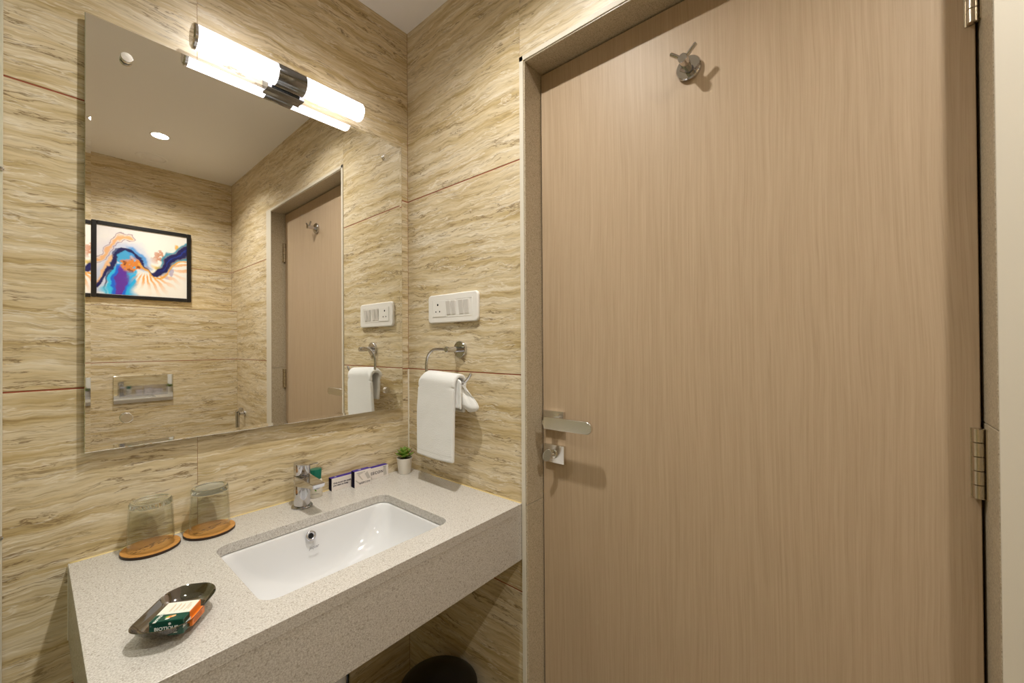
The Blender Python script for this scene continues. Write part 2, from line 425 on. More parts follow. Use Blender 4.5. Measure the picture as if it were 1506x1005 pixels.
# shower glass partition edge on (left border of the frame)
gp = empty('shower_screen', (-.917, -.4, 0)); setp(gp, 'clear glass shower screen meeting the tiled mirror wall at the left picture border', 'glass screen')
bm = bmesh.new(); box(bm, (-.922, -.80, 0.012), (-.914, -.004, 2.36), .001, 1); obj('glass_pane', bm, PANEL, gp)
bm = bmesh.new(); box(bm, (-.9133, -.006, 0.012), (-.9085, 0.0, ZC - .002), .001, 1); obj('silicone_seal', bm, mat('grey_silicone', (.62, .60, .50), .3), gp)
for zz in (1.62, 0.93):
    bm = bmesh.new(); lathe(bm, [(0, 0), (.004, 0), (.004, .0015), (0, .0025)], 16, along((-.9108, -.006, zz), (0, -1, 0))); obj('star_glint', bm, CHROME, gp, smooth=True, sharp=40)  # chrome dots imitating star-shaped glints on the glass edge, not real fittings

# ================================================================= VANITY COUNTER
CT = 0.845; CD = 0.521; CL = -0.825; CB = 0.692
vc = empty('vanity_counter', (-.41, -.26, CB)); setp(vc, 'speckled pale grey quartz vanity counter with a deep apron below the mirror', 'counter')
BX, BY, BW, BH = -.4090, -.3035, .421, .297
me = mesh_from_curve([[(CL, -CD), (-.001, -CD), (-.001, -.001), (CL, -.001)], rrect(BX, BY, BW, BH, .030, 8)], .022, .0005, 0)
me.transform(Matrix.Translation((0, 0, CT - .011))); ctp = link('countertop', me, QZ, vc)
for p in me.polygons: p.use_smooth = False
bm = bmesh.new(); box(bm, (CL, -CD, CB), (-.001, -CD + .02, CT - .0221)); obj('apron', bm, QZ, vc)
bm = bmesh.new(); box(bm, (CL, -CD + .0201, CB), (CL + .02, -.001, CT - .0221)); obj('side_panel', bm, QZ, vc)
bm = bmesh.new(); tube(bm, smooth_path([(CL + .002, -.0022, CT), (-.6, -.0018, CT), (-.3, -.0024, CT), (-.0025, -.002, CT), (-.0022, -.15, CT), (-.003, -.33, CT), (-.0022, -CD + .003, CT)], 8), .0021, 8)
obj('sealant_bead', bm, CAULK, vc, smooth=True)
bm = bmesh.new(); box(bm, (CL - .0012, -.004, CB), (CL + .002, 0, CT - .002)); obj('side_seal', bm, CAULKW, vc)

# basin
bs = empty('wash_basin', (BX, BY, CT - .18)); setp(bs, 'white rectangular undermount wash basin set into the quartz counter', 'basin')
bm = bmesh.new()
prof = [(1.045, 1.06, .000, .030, 0, 0), (1.0, 1.0, -.0005, .034, 0, 0), (.985, .975, -.006, .04, 0, 0), (.955, .945, -.030, .05, 0, 0), (.90, .90, -.060, .060, 0, .002), (.81, .85, -.085, .075, 0, .004), (.70, .77, -.104, .088, 0, .006),
        (.56, .66, -.118, .090, 0, .010), (.40, .50, -.127, .07, 0, .015), (.22, .30, -.132, .04, 0, .02), (.10, .14, -.1335, .02, 0, .02)]
rings = []
Z0 = CT - .0225
for fx, fy, dz, r, ox, oy in prof:
    rings.append([bm.verts.new((x, y, Z0 + dz)) for x, y in rrect(BX + ox, BY + oy, BW * fx, BH * fy, r, 8)])
for A, B in zip(rings, rings[1:]):
    n = len(A)
    for i in range(n): bm.faces.new((A[i], A[(i + 1) % n], B[(i + 1) % n], B[i]))
bm.faces.new(rings[-1])
bo = obj('bowl', bm, PORC, bs, smooth=True)
md = bo.modifiers.new('sub', 'SUBSURF'); md.levels = 2; md.render_levels = 2
# outside is seen from below only
bm = bmesh.new(); rings = []
for fx, fy, dz, r, ox, oy in [(1.10, 1.12, -.0002, .03, 0, 0), (1.10, 1.12, -.012, .03, 0, 0), (1.02, 1.02, -.03, .05, 0, 0), (.88, .92, -.09, .07, 0, 0), (.6, .7, -.135, .08, 0, .01), (.2, .25, -.15, .03, 0, .02)]:
    rings.append([bm.verts.new((x, y, Z0 + dz)) for x, y in rrect(BX + ox, BY + oy, BW * fx, BH * fy, r, 6)])
for A, B in zip(rings, rings[1:]):
    n = len(A)
    for i in range(n): bm.faces.new((A[i], A[(i + 1) % n], B[(i + 1) % n], B[i]))
bm.faces.new(rings[-1]); obj('bowl_underside', bm, PORC, bs, smooth=True)
bm = bmesh.new(); lathe(bm, [(.0, 0), (.022, 0), (.022, .002), (.016, .004), (.015, .002), (0, .002)], 32, Matrix.Translation((BX, BY + .02, Z0 - .1335))); obj('drain', bm, CHROME, bs, smooth=True, sharp=40)
# overflow ring on the sloping back of the bowl
ON = Vector((0, -1, .33)).normalized(); OP = Vector((-.4166, -.1655, .8012))
OVR = mat('satin_ring', (.62, .62, .66), .18, .9)
bm = bmesh.new(); lathe(bm, [(.0058, .000), (.0120, .0), (.0128, .002), (.0122, .0042), (.0095, .0050), (.0062, .0030), (.0058, -.004)], 36, along(OP, ON), cap=False); ov = obj('overflow_ring', bm, OVR, bs, smooth=True)
bm = bmesh.new(); lathe(bm, [(0, .0012), (.0062, .0012)], 24, along(OP, ON), cap=False); obj('overflow_hole', bm, DARK, ov)
GREY = mat('grey_print', (.22, .22, .24), .5)
tx = Vector((1, 0, 0)); ty = Vector((0, .36, 1)).normalized()
text('printed_mark', 'jaquar', .0095, frame((-.4135, -.1768, .7757), tx, ty), GREY, bs, shear=.35, bold=.00012)
bm = bmesh.new(); v = [bm.verts.new(p) for p in ((-.4150, -.17445, .7812), (-.4143, -.17445, .7812), (-.4128, -.1717, .7885), (-.4133, -.1717, .7885))]; bm.faces.new(v); obj('printed_mark', bm, GREY, bs)

# faucet
FX, FY = -.3965, -.0665
fc = empty('basin_tap', (FX, FY, CT)); setp(fc, 'chrome single-lever basin mixer tap standing on the counter behind the basin', 'tap')
bm = bmesh.new(); lathe(bm, [(0, 0), (.0265, 0), (.0268, .0025), (.0255, .0045), (.0215, .006), (0, .006)], 48, Matrix.Translation((FX, FY, CT))); obj('base_flange', bm, mat('dark_chrome', (.45, .45, .47), .12, 1.0), fc, smooth=True, sharp=35)
bm = bmesh.new(); lathe(bm, [(0, .005), (.0203, .005), (.0205, .02), (.0210, .0855), (.0206, .0868), (0, .0868)], 48, Matrix.Translation((FX, FY, CT))); obj('body', bm, CHROME, fc, smooth=True, sharp=35)
bm = bmesh.new()
def hexa(bm, pts, mi=0):
    v = [bm.verts.new(p) for p in pts]
    for q in ((0, 1, 2, 3), (7, 6, 5, 4), (0, 4, 5, 1), (1, 5, 6, 2), (2, 6, 7, 3), (3, 7, 4, 0)):
        bm.faces.new([v[i] for i in q]).material_index = mi
    return v
zt = CT + .0885
vs = hexa(bm, [(FX - .0205, FY, zt - .030), (FX + .0205, FY, zt - .030), (FX + .0155, FY - .100, zt - .016), (FX - .0155, FY - .100, zt - .016),
               (FX - .0205, FY, zt - .002), (FX + .0205, FY, zt - .002), (FX + .0155, FY - .104, zt - .0045), (FX - .0155, FY - .104, zt - .0045)])
bmesh.ops.bevel(bm, geom=bm.edges[:], offset=.0018, segments=3, affect='EDGES')
sp = obj('spout', bm, CHROME, fc, smooth=True, sharp=35)
bm = bmesh.new(); lathe(bm, [(0, 0), (.0095, 0), (.0095, .004), (0, .004)], 24, Matrix.Translation((FX, FY - .086, zt - .0205))); obj('aerator', bm, CHROME, sp, smooth=True, sharp=35)
bm = bmesh.new(); lathe(bm, [(0, .0885), (.0195, .0885), (.0205, .090), (.0207, .1185), (.0195, .1200), (0, .1200)], 48, Matrix.Translation((FX, FY, CT))); hd = obj('handle', bm, CHROME, fc, smooth=True, sharp=35)
bm = bmesh.new()
zz = CT + .116
vs = hexa(bm, [(FX - .0195, FY - .002, zz), (FX + .0195, FY - .002, zz), (FX + .0125, FY - .071, zz + .012), (FX - .0125, FY - .071, zz + .012),
               (FX - .0195, FY - .002, zz + .0065), (FX + .0195, FY - .002, zz + .0065), (FX + .0125, FY - .073, zz + .0145), (FX - .0125, FY - .073, zz + .0145)])
bmesh.ops.bevel(bm, geom=bm.edges[:], offset=.001, segments=2, affect='EDGES'); obj('lever', bm, CHROME, hd, smooth=True, sharp=35)
bm = bmesh.new(); lathe(bm, [(0, 0), (.0205, 0), (.0203, .002), (.0180, .0035), (0, .0045)], 40, Matrix.Translation((FX, FY, CT + .1195))); obj('handle_cap', bm, CHROME, hd, smooth=True, sharp=35)

# ================================================================= MIRROR
MA = math.radians(-.346); MP = math.radians(-.0701)
hx = Vector((math.cos(MA), math.sin(MA), 0)); vz = Vector((0, -math.sin(MP), math.cos(MP))); vz = (vz - hx * vz.dot(hx)).normalized(); nn = hx.cross(vz)  # nn faces the room
MO = Vector((-.42, -.0194, 1.4))
MM = Matrix((hx, vz, nn)).transposed().to_4x4(); MM.translation = MO
mL, mR, mB, mT = -.8038 + .42, -.0404 + .42, 1.0675 - 1.4, 1.9778 - 1.4
wm = empty('wall_mirror', (-.42, 0, 1.0675)); setp(wm, 'large frameless wall mirror with chrome corner studs above the counter', 'mirror')
bm = bmesh.new(); bw = .0090; e = .00055
def rect(a, b, c, d, z): return [bm.verts.new((x, y, z)) for x, y in ((a, c), (b, c), (b, d), (a, d))]
R0 = rect(mL, mR, mB, mT, -.005); R1 = rect(mL, mR, mB, mT, 0.0); R1b = rect(mL + .0011, mR - .0011, mB + .0011, mT - .0011, e); R2 = rect(mL + bw, mR - bw, mB + bw, mT - bw, 0)
bm.faces.new(R0[::-1]).material_index = 1
for A, B, mi in ((R0, R1, 1), (R1, R1b, 2), (R1b, R2, 0)):
    for i in range(4): bm.faces.new((A[i], A[(i + 1) % 4], B[(i + 1) % 4], B[i])).material_index = mi
bm.faces.new(R2)
bmesh.ops.transform(bm, matrix=MM, verts=bm.verts)
obj('mirror_glass', bm, [MIRROR, GLASSEDGE, ARRIS_GLINT], wm)
for (x, z) in ((-.7415, 1.1315), (-.1053, 1.1330), (-.1053, 1.9183), (-.7415, 1.9118)):
    bm = bmesh.new(); p = Vector((x, 0, z))
    lathe(bm, [(0, 0), (.0075, 0), (.0075, .0135), (0, .0135)], 20, along(p, (0, -1, 0)))
    lathe(bm, [(0, .0192), (.0100, .0192), (.0104, .0200), (.0104, .0268), (.0094, .0282), (0, .0284)], 36, along(p, (0, -1, 0)))
    obj('stand_off_stud', bm, STEEL, wm, smooth=True, sharp=30)

# ================================================================= VANITY LIGHT
LY, LZ, LR = -.0605, 2.0055, .0270
vl = empty('vanity_light', (-.423, 0, LZ)); setp(vl, 'lit white tubular vanity light with a chrome centre mounted above the mirror', 'wall light')
for a, b in ((-.628, -.4585), (-.3875, -.214)):
    bm = bmesh.new(); r = LR
    ln = b - a
    lathe(bm, [(0, 0), (r - .004, 0), (r, .004), (r, ln - .006), (r - .003, ln - .002), (r - .008, ln), (0, ln)] if b > -.3 else [(0, 0), (r, 0), (r, ln), (0, ln)], 48, along((a, LY, LZ), (1, 0, 0)))
    obj('tube_shade', bm, TUBE, vl, smooth=True, sharp=40)
bm = bmesh.new(); lathe(bm, [(0, 0), (LR - .004, 0), (LR + .0008, .003), (LR + .0008, .0085), (0, .0085)], 48, along((-.6368, LY, LZ), (1, 0, 0))); obj('end_cap', bm, CHROME, vl, smooth=True, sharp=30)
bm = bmesh.new(); lathe(bm, [(0, 0), (LR + .001, 0), (LR + .0015, .002), (LR + .0015, .069), (LR + .001, .071), (0, .071)], 64, along((-.4585, LY, LZ), (1, 0, 0))); obj('centre_housing', bm, LAMPCHROME, vl, smooth=True, sharp=30)
bm = bmesh.new(); box(bm, (-.4700, -.0400, LZ - .030), (-.3760, 0, LZ + .012), .0015, 2); obj('wall_bracket', bm, LAMPCHROME, vl)

# ================================================================= CEILING FITTINGS
def downlight(x, y, label, lens=LENS):
    d = empty('downlight', (x, y, ZC)); setp(d, label, 'ceiling light', 'recessed ceiling downlights')
    bm = bmesh.new(); lathe(bm, [(.0335, .026), (.0345, -.001), (.036, -.003), (.040, -.003), (.043, 0)], 40, Matrix.Translation((x, y, ZC)), cap=False); obj('trim_ring', bm, PLAST, d, smooth=True)
    bm = bmesh.new(); lathe(bm, [(0, .024), (.0325, .024)], 40, Matrix.Translation((x, y, ZC)), cap=False); o = obj('lit_lens', bm, lens, d)
    for p in o.data.polygons:
        if p.normal.z > 0: p.flip()
downlight(-.455, -1.622, 'small round lit ceiling downlight reflected in the upper left of the mirror')
downlight(-.46, -.600, 'small round lit ceiling downlight straight above the basin, just out of view')
downlight(-1.42, -.60, 'added unseen ceiling fill light over the shower side, left of the picture', FILL_LENS)  # invented lamp, added to lift the ambient light
downlight(-1.42, -1.62, 'added unseen ceiling fill light over the far shower side, left of the picture', FILL_LENS)  # second invented fill lamp, out of view
vt = empty('ceiling_vent', (-.44, -1.985, ZC)); setp(vt, 'round white ceiling vent reflected near the far wall edge in the mirror', 'vent')
bm = bmesh.new(); lathe(bm, [(.060, 0), (.063, -.004), (.066, -.0045), (.072, -.002), (.073, 0)], 48, Matrix.Translation((-.44, -1.985, ZC)), cap=False); obj('outer_ring', bm, PAINT, vt, smooth=True)
bm = bmesh.new(); lathe(bm, [(0, -.005), (.045, -.004), (.048, -.001)], 48, Matrix.Translation((-.44, -1.985, ZC)), cap=False); obj('centre_disc', bm, PAINT, vt, smooth=True)

# ================================================================= SWITCH PLATE
sw = empty('switch_plate', (0, -.2455, 1.403)); setp(sw, 'white modular switch and socket plate on the tiled wall above the towel ring', 'switch plate')
M0 = frame((0, -.2455, 1.4028), (0, -1, 0), (0, 0, 1))   # local x to the right, y up, z out of wall
def swbox(name, u0, u1, v0, v1, d0, d1, mt, bev=.0008, parent=sw):
    bm = bmesh.new(); box(bm, (u0, v0, d0), (u1, v1, d1), bev, 2, M0); return obj(name, bm, mt, parent)
me = mesh_from_curve([rrect(0, 0, .228, .086, .010, 6)], .011, .0035, 3); me.transform(M0 @ Matrix.Translation((0, 0, -0.0055 + .011))); cov = link('cover_plate', me, PLAST, sw)
for p in me.polygons: p.use_smooth = True
me.set_sharp_from_angle(angle=math.radians(35))
for (u0, u1) in ((-.1015, -.0045 - .018), (-.0215, .1015)):
    pass
me = mesh_from_curve([rrect(.0, 0, .190, .056, .003, 4), rrect(0, 0, .188, .054, .002, 4)], .0012, 0); me.transform(M0 @ Matrix.Translation((0, 0, .0112))); link('inner_frame', me, PLAST, sw)
swbox('socket_face', -.0925, -.025, -.0265, .0265, .010, .0126, PLAST)
for (u, v_, r) in ((-.066, .013, .0036), (-.0755, -.0095, .0026), (-.0565, -.0095, .0026)):
    bm = bmesh.new(); lathe(bm, [(0, 0), (r, 0), (r, .0003), (0, .0003)], 20, M0 @ Matrix.Translation((u, v_, .0126))); obj('socket_hole', bm, DARK, sw)
for u in (-.0130, .0115, .0460, .0705):
    bm = bmesh.new()
    vs = hexa(bm, [(u - .0105, -.0215, .010), (u + .0105, -.0215, .010), (u + .0105, .0235, .010), (u - .0105, .0235, .010),
                   (u - .0085, -.0205, .0128), (u + .0085, -.0205, .0128), (u + .0098, .0225, .0175), (u - .0098, .0225, .0175)])
    bmesh.ops.bevel(bm, geom=bm.edges[:], offset=.0006, segments=1, affect='EDGES')
    bmesh.ops.transform(bm, matrix=M0, verts=bm.verts); obj('rocker_switch', bm, PLASTG, sw)
swbox('back_box', -.1135, .110, -.040, .0435, 0.0, .0005, mat('box_edge', (.12, .07, .03), .8), 0)

# ================================================================= TOWEL RING + TOWEL
RX = -.056
rg = empty('towel_ring', (0, -.277, 1.270)); setp(rg, 'chrome open towel ring on a round wall flange holding the white hand towel', 'towel ring')
bm = bmesh.new(); lathe(bm, [(0, 0), (.0255, 0), (.0262, .002), (.0262, .009), (.0250, .0105), (0, .0110)], 48, along((0, -.279, 1.270), (-1, 0, 0))); obj('wall_flange', bm, CHROME, rg, smooth=True, sharp=30)
bm = bmesh.new(); lathe(bm, [(0, .01), (.0088, .01), (.0088, .0615), (.008, .0625), (0, .0625)], 32, along((0, -.277, 1.270), (-1, 0, 0))); obj('post', bm, CHROME, rg, smooth=True, sharp=30)
pts = [(RX, -.277, 1.270), (RX, -.240, 1.2715), (RX, -.210, 1.2690), (RX, -.187, 1.255), (RX, -.1755, 1.232), (RX, -.1745, 1.205), (RX, -.182, 1.184), (RX, -.200, 1.1715), (RX, -.24, 1.166), (RX, -.29, 1.163), (RX, -.325, 1.165), (RX, -.350, 1.174), (RX, -.368, 1.187), (RX, -.379, 1.2005)]
bm = bmesh.new(); tube(bm, smooth_path(pts, 6), .0046, 16); obj('ring_bar', bm, CHROME, rg, smooth=True, sharp=40)

tw = empty('hand_towel', (-.07, -.245, .945)); setp(tw, 'folded white terry hand towel draped over the chrome ring', 'towel')
def cloth(name, f, nu, nv, thick, sub=1):
    bm = bmesh.new(); V = [[bm.verts.new(f(i / nu, j / nv)) for j in range(nv + 1)] for i in range(nu + 1)]
    for i in range(nu):
        for j in range(nv): bm.faces.new((V[i][j], V[i + 1][j], V[i + 1][j + 1], V[i][j + 1]))
    o = obj(name, bm, TERRY, tw, smooth=True)
    s = o.modifiers.new('s', 'SOLIDIFY'); s.thickness = thick; s.offset = 0
    b = o.modifiers.new('b', 'SUBSURF'); b.levels = sub; b.render_levels = sub
    return o
def sstep(a, b, x):
    t = max(0, min(1, (x - a) / (b - a))); return t * t * (3 - 2 * t)
def front(u, v):
    # v 0 = front hem, runs up over the bar, v 1 = back a little way down ; u 0 = mirror side, 1 = door side
    Lf = .236; arc = .045; Lb = .10; s = v * (Lf + arc + Lb)
    ztop = 1.181
    yb0 = -.1515; yb1 = -.3285       # bottom edge ends
    yt0 = -.1660; yt1 = -.3320
    if s < Lf:
        k = s / Lf; z = .9375 + (ztop - .9375) * k; z += .000 * u
        kk = sstep(0.45, 1.05, k)
        y0 = yb0 - .004 * k + (yt0 - yb0 + .004) * kk * .9; y1 = yb1 + (-.3335 - yb1) * k
        x = -.077 + .003 * math.sin(3 * u + 1.0) * (1 - k)
        z -= .004 * (1 - k) * math.sin(PI * u)
    elif s < Lf + arc:
        a = (s - Lf) / arc * PI; x = RX - .021 * math.cos(a) + .002; z = ztop + .0185 * math.sin(a)
        y0 = yt0 - .006 * math.sin(a); y1 = -.3335
    else:
        k = (s - Lf - arc) / Lb; z = ztop - Lb * k; x = RX + .023 - .006 * k; y0 = -.180; y1 = -.3335
    y = y0 + (y1 - y0) * u
    if abs(s - Lf - arc / 2) < arc: z -= .010 * sstep(.12, 0, u) * 1.2 + .007 * u
    x += .0012 * noise.noise(Vector((u * 5, v * 9, 3)))
    return Vector((x, y, z))
cloth('front_fold', front, 24, 60, .012)
def midflap(u, v):
    # narrow inner layer with its own hem, behind the front fold
    z = 1.188 - v * .092; y = -.318 - u * (.030 + .004 * v)
    x = RX - .012 + .008 * math.sin(u * PI) - .004 * v
    z -= .012 * u * (1 - v)
    return Vector((x, y, z))
cloth('inner_fold', midflap, 10, 14, .006)
def backflap(u, v):
    # the bunched back layer is one soft tube-like fold, fuller toward its lower end
    t = v; k = sstep(0, .9, t)
    a = 2 * PI * u
    cy = -.318 - .020 * k; cx = RX + .012 + .010 * k; cz = 1.182 - .086 * t
    ry = .016 + .026 * k; rx = .010 + .012 * k
    if t > .8:
        q = math.sqrt(max(0, 1 - ((t - .8) / .2) ** 2)); ry *= .12 + .88 * q; rx *= .12 + .88 * q
    w_ = 1 + .10 * math.sin(3 * a + 2 * t) + .06 * math.sin(5 * a + 1)
    z = cz - .020 * math.sin(a) * (-1) * 0 - .022 * k * (.5 + .5 * math.cos(a)) * 0 + .012 * k * math.cos(a + PI)
    return Vector((cx + rx * math.sin(a) * w_, cy - ry * math.cos(a) * w_, z - (.014 * (1 - k)) * (.5 + .5 * math.cos(a))))
cloth('back_fold', backflap, 34, 22, .004)
bm = bmesh.new()
hem = [front(i / 20, .048) + Vector((-.0068, 0, 0)) for i in range(21)]
for a, b in zip(hem, hem[1:]):
    v = [bm.verts.new(p) for p in (a, b, b + Vector((0, 0, .0009)), a + Vector((0, 0, .0009)))]; bm.faces.new(v)
obj('hem_stitch', bm, mat('stitch', (.62, .62, .60), .9), tw)

# ================================================================= ROBE HOOK
rh = empty('robe_hook', (REC, -.9487, 1.899)); setp(rh, 'chrome twin-pin robe hook fixed high on the wooden door', 'hook')
HP = Vector((REC, -.9500, 1.8970))
bm = bmesh.new(); lathe(bm, [(0, 0), (.0262, 0), (.0268, .0015), (.0265, .008), (.0245, .0105), (0, .011)], 48, along(HP, (-1, 0, 0))); obj('round_flange', bm, CHROME, rh, smooth=True, sharp=30)
bm = bmesh.new(); lathe(bm, [(0, .01), (.0075, .01), (.0075, .020), (.0098, .0205), (.0098, .049), (.009, .050), (0, .050)], 32, along(HP, (-1, 0, 0))); obj('post', bm, CHROME, rh, smooth=True, sharp=30)
for s_ in (-1, 1):
    bm = bmesh.new(); lathe(bm, [(0, .003), (.0042, .003), (.0042, .0335), (.0036, .0345), (0, .0345)], 20, along(HP + Vector((-.041, 0, 0)), (-.05, s_ * .78, .66))); obj('pin', bm, CHROME, rh, smooth=True, sharp=30)

# ================================================================= ITEMS ON THE COUNTER
WOOD = mat('coaster_wood', (.52, .25, .07), .4); b_ = WOOD.node_tree.nodes['Principled BSDF']
tc = N(WOOD, 'ShaderNodeTexCoord').outputs['Object']
L(WOOD, ramp(WOOD, noise_tex(WOOD, mapping(WOOD, tc, (20, 160, 20)), 1, 4), [(.3, (.44, .19, .04)), (.7, (.62, .31, .085))]), b_.inputs['Base Color'])
BURNT = mat('burnt_edge', (.03, .012, .005), .5)
def coaster(x, y, rz, label):
    c = empty('coaster', (x, y, CT)); setp(c, label, 'coaster', 'round wooden coasters')
    bm = bmesh.new(); lathe(bm, [(0, 0), (.0485, 0), (.050, .001), (.050, .0058), (.0, .0058)], 64, Matrix.Translation((x, y, CT))); obj('coaster_edge', bm, BURNT, c, smooth=True, sharp=30)
    bm = bmesh.new(); lathe(bm, [(0, 0), (.0498, 0), (.0496, .0012), (0, .0012)], 64, Matrix.Translation((x, y, CT + .0058))); obj('wooden_top', bm, WOOD, c, smooth=True, sharp=30)
    # small engraved print across the top, unreadable in the photograph
    bm = bmesh.new(); rnd = random.Random(int(abs(x) * 1000))
    for k in range(34):
        u = rnd.uniform(-.034, .034); v = rnd.choice((-.006, 0, .006)) + rnd.uniform(-.001, .001); s = rnd.uniform(.0012, .0026)
        p = Matrix.Translation((x, y, CT + .00705)) @ Matrix.Rotation(rz, 4, 'Z') @ Matrix.Translation((u, v, 0))
        q = [bm.verts.new(p @ Vector((a * s, b * s * .5, 0))) for a, b in ((-1, -1), (1, -1), (1, 1), (-1, 1))]; bm.faces.new(q)
    obj('engraved_print', bm, BURNT, c)['kind'] = 'stuff'
coaster(-.7055, -.0515, .5, 'round wooden coaster nearer the left counter edge, under the left tumbler')
coaster(-.6000, -.0505, .35, 'round wooden coaster nearer the tap, under the right tumbler')
def tumbler(x, y, label, ribbed):
    z = CT + .0072
    g = empty('glass_tumbler', (x, y, z)); setp(g, label, 'glass', 'upside-down glass tumblers')
    bm = bmesh.new()
    lathe(bm, [(.0385, .0006), (.0395, 0), (.0402, .0008), (.0385, .045), (.0367, .0865)], 64, Matrix.Translation((x, y, z)), cap=False)
    lathe(bm, [(.0385, .0006), (.0368, .045), (.0345, .082), (.031, .0865)], 64, Matrix.Translation((x, y, z)), cap=False)
    obj('glass_wall', bm, THIN, g, smooth=True)
    bm = bmesh.new(); lathe(bm, [(0, .0885), (.031, .0880), (.0364, .0875), (.0366, .0885), (.0362, .097), (.0345, .0995), (.0315, .1003), (.029, .0990), (0, .0985)], 64, Matrix.Translation((x, y, z)), cap=False)
    obj('thick_base', bm, GLASS, g, smooth=True)
    bm = bmesh.new()
    mmm = Matrix.Translation((x, y, z + .0984))
    if ribbed:
        for k in range(-9, 10):
            hw = math.sqrt(max(0, .028 ** 2 - (k * .0029) ** 2))
            for j in range(int(-hw / .0029), int(hw / .0029) + 1):
                bmesh.ops.create_cone(bm, cap_ends=True, segments=6, radius1=.0012, radius2=.0006, depth=.0009, matrix=mmm @ Matrix.Translation((k * .0029, j * .0029, .0003)))
        obj('dimpled_base', bm, GLASS, g)['kind'] = 'stuff'
    else:
        lathe(bm, [(0, -.0001), (.027, -.0001), (.028, .0004), (.027, .0008), (0, .0008)], 48, mmm); obj('frosted_base', bm, mat('frosted_glass', (.9, .93, .9), .35, Transmission_Weight=.9, IOR=1.3), g)
tumbler(-.7055, -.0515, 'upside-down clear glass tumbler with a dimpled base, the left of the pair', True)
tumbler(-.6000, -.0505, 'upside-down clear glass tumbler with a smooth base, the right of the pair nearer the tap', False)

# soap tray
TRM = mat('tray_steel', (.36, .35, .36), .06, 1.0)
st = empty('soap_tray', (-.727, -.4000, CT), 0); setp(st, 'polished steel soap tray on small feet at the front left of the counter', 'soap dish')
TA = math.radians(52); TM = Matrix.Translation((-.7265, -.4020, CT)) @ Matrix.Rotation(TA, 4, 'Z')
bm = bmesh.new(); rings = []
for sx, sy, z, r, c in ((.052, .034, .0125, .012, 0), (.078, .052, .0128, .018, 0), (.090, .060, .0145, .022, 0), (.104, .070, .0195, .026, .002), (.116, .077, .0250, .030, .004), (.122, .080, .0262, .032, .005), (.1225, .0805, .0254, .032, .005), (.1165, .0765, .0238, .030, .004), (.103, .069, .0180, .026, .002), (.090, .060, .0132, .022, 0), (.05, .03, .0112, .012, 0)):
    q = []
    for x, y in rrect(0, 0, sx, sy, r, 8):
        q.append(bm.verts.new((x, y, z + c * (abs(x) / .06) ** 2)))
    rings.append(q)
for A, B in zip(rings, rings[1:]):
    n = len(A)
    for i in range(n): bm.faces.new((A[i], A[(i + 1) % n], B[(i + 1) % n], B[i]))
bm.faces.new(rings[0]); bm.faces.new(rings[-1]); bmesh.ops.transform(bm, matrix=TM, verts=bm.verts)
obj('dish', bm, TRM, st, smooth=True, sharp=60)
for a, b in ((-.025, -.015), (.025, -.015), (-.025, .015), (.025, .015)):
    bm = bmesh.new(); lathe(bm, [(0, 0), (.004, 0), (.005, .003), (.005, .0122), (0, .0122)], 20, TM @ Matrix.Translation((a, b, 0))); obj('foot', bm, CHROME, st, smooth=True, sharp=40)

# soap carton
DG = mat('dark_green_card', (.004, .065, .045), .22); CW = mat('cream_card', (.80, .78, .70), .35); OR = mat('orange_card', (.85, .22, .02), .3); WH = mat('white_ink', (.75, .78, .75), .5); TAN = mat('tan_ink', (.55, .38, .18), .6)
c0 = Vector((-.7625, -.4310, CT + .0132)); ex = Vector((.0345, -.0270, 0)).normalized(); ey = Vector((.0265, .0385, 0)).normalized()
ey = (ey - ex * ey.dot(ex)).normalized()
SM = frame(c0, ex, ey); SW, SD, SH = .0445, .0470, .0225
sc = empty('soap_carton', c0, 0); setp(sc, 'small green, cream and orange soap carton lying in the steel tray', 'box')
sc.location = c0
k1 = SD * .36
bm = bmesh.new(); box(bm, (0, 0, 0), (SW, k1, SH), .0010, 2, SM); obj('green_end', bm, DG, sc)
bm = bmesh.new(); box(bm, (.0001, k1, .0001), (SW - .0008, SD, SH - .0001), .0006, 1, SM); obj('cream_top', bm, CW, sc)
bm = bmesh.new(); box(bm, (SW - .0010, k1, 0), (SW, SD, SH - .0004), .0003, 1, SM); obj('orange_side', bm, OR, sc)
bm = bmesh.new(); box(bm, (SW - .001, k1 - .001, 0), (SW + .004, SD + .003, SH * .45), .0004, 1, SM); obj('orange_flap', bm, OR, sc)
text('carton_text', 'BIOTIQUE', .0068, SM @ frame((SW * .5, -.0003, SH * .50), (1, 0, 0), (0, 0, 1)), WH, sc, bold=.00010)
bm = bmesh.new(); lathe(bm, [(0, 0), (.0018, 0), (.0018, .0003), (0, .0003)], 12, SM @ along((SW * .60, -.0001, SH * .78), (0, -1, 0))); obj('logo_flower', bm, WH, sc)
bm = bmesh.new(); box(bm, (SW * .12, -.0004, SH * .16), (SW * .82, -.0001, SH * .20), 0, 1, SM); obj('printed_line', bm, WH, sc)
text('carton_text', 'BIOTIQUE', .0050, SM @ frame((SW * .19, k1 * .48, SH + .0003), (0, 1, 0), (-1, 0, 0)), WH, sc, bold=.0001)
text('carton_text', 'ALMOND', .0050, SM @ frame((SW + .0003, k1 * .52, SH * .52), (0, 1, 0), (0, 0, 1)), WH, sc, bold=.0001)
for (u, v, r, mm_) in ((.50, .52, .0028, OR), (.58, .60, .0026, mat('almond_ink', (.75, .40, .18), .5)), (.42, .55, .0019, mat('leaf_ink', (.15, .42, .05), .5)), (.47, .30, .0020, WH)):
    bm = bmesh.new(); lathe(bm, [(0, 0), (r, 0), (0, .0002 + r * .02)], 10, SM @ Matrix.Translation((SW * u, k1 * v, SH + .0001)) @ Matrix.Scale(1.5, 4, (1, .4, 0))); obj('almond_print', bm, mm_, sc)
bm = bmesh.new()
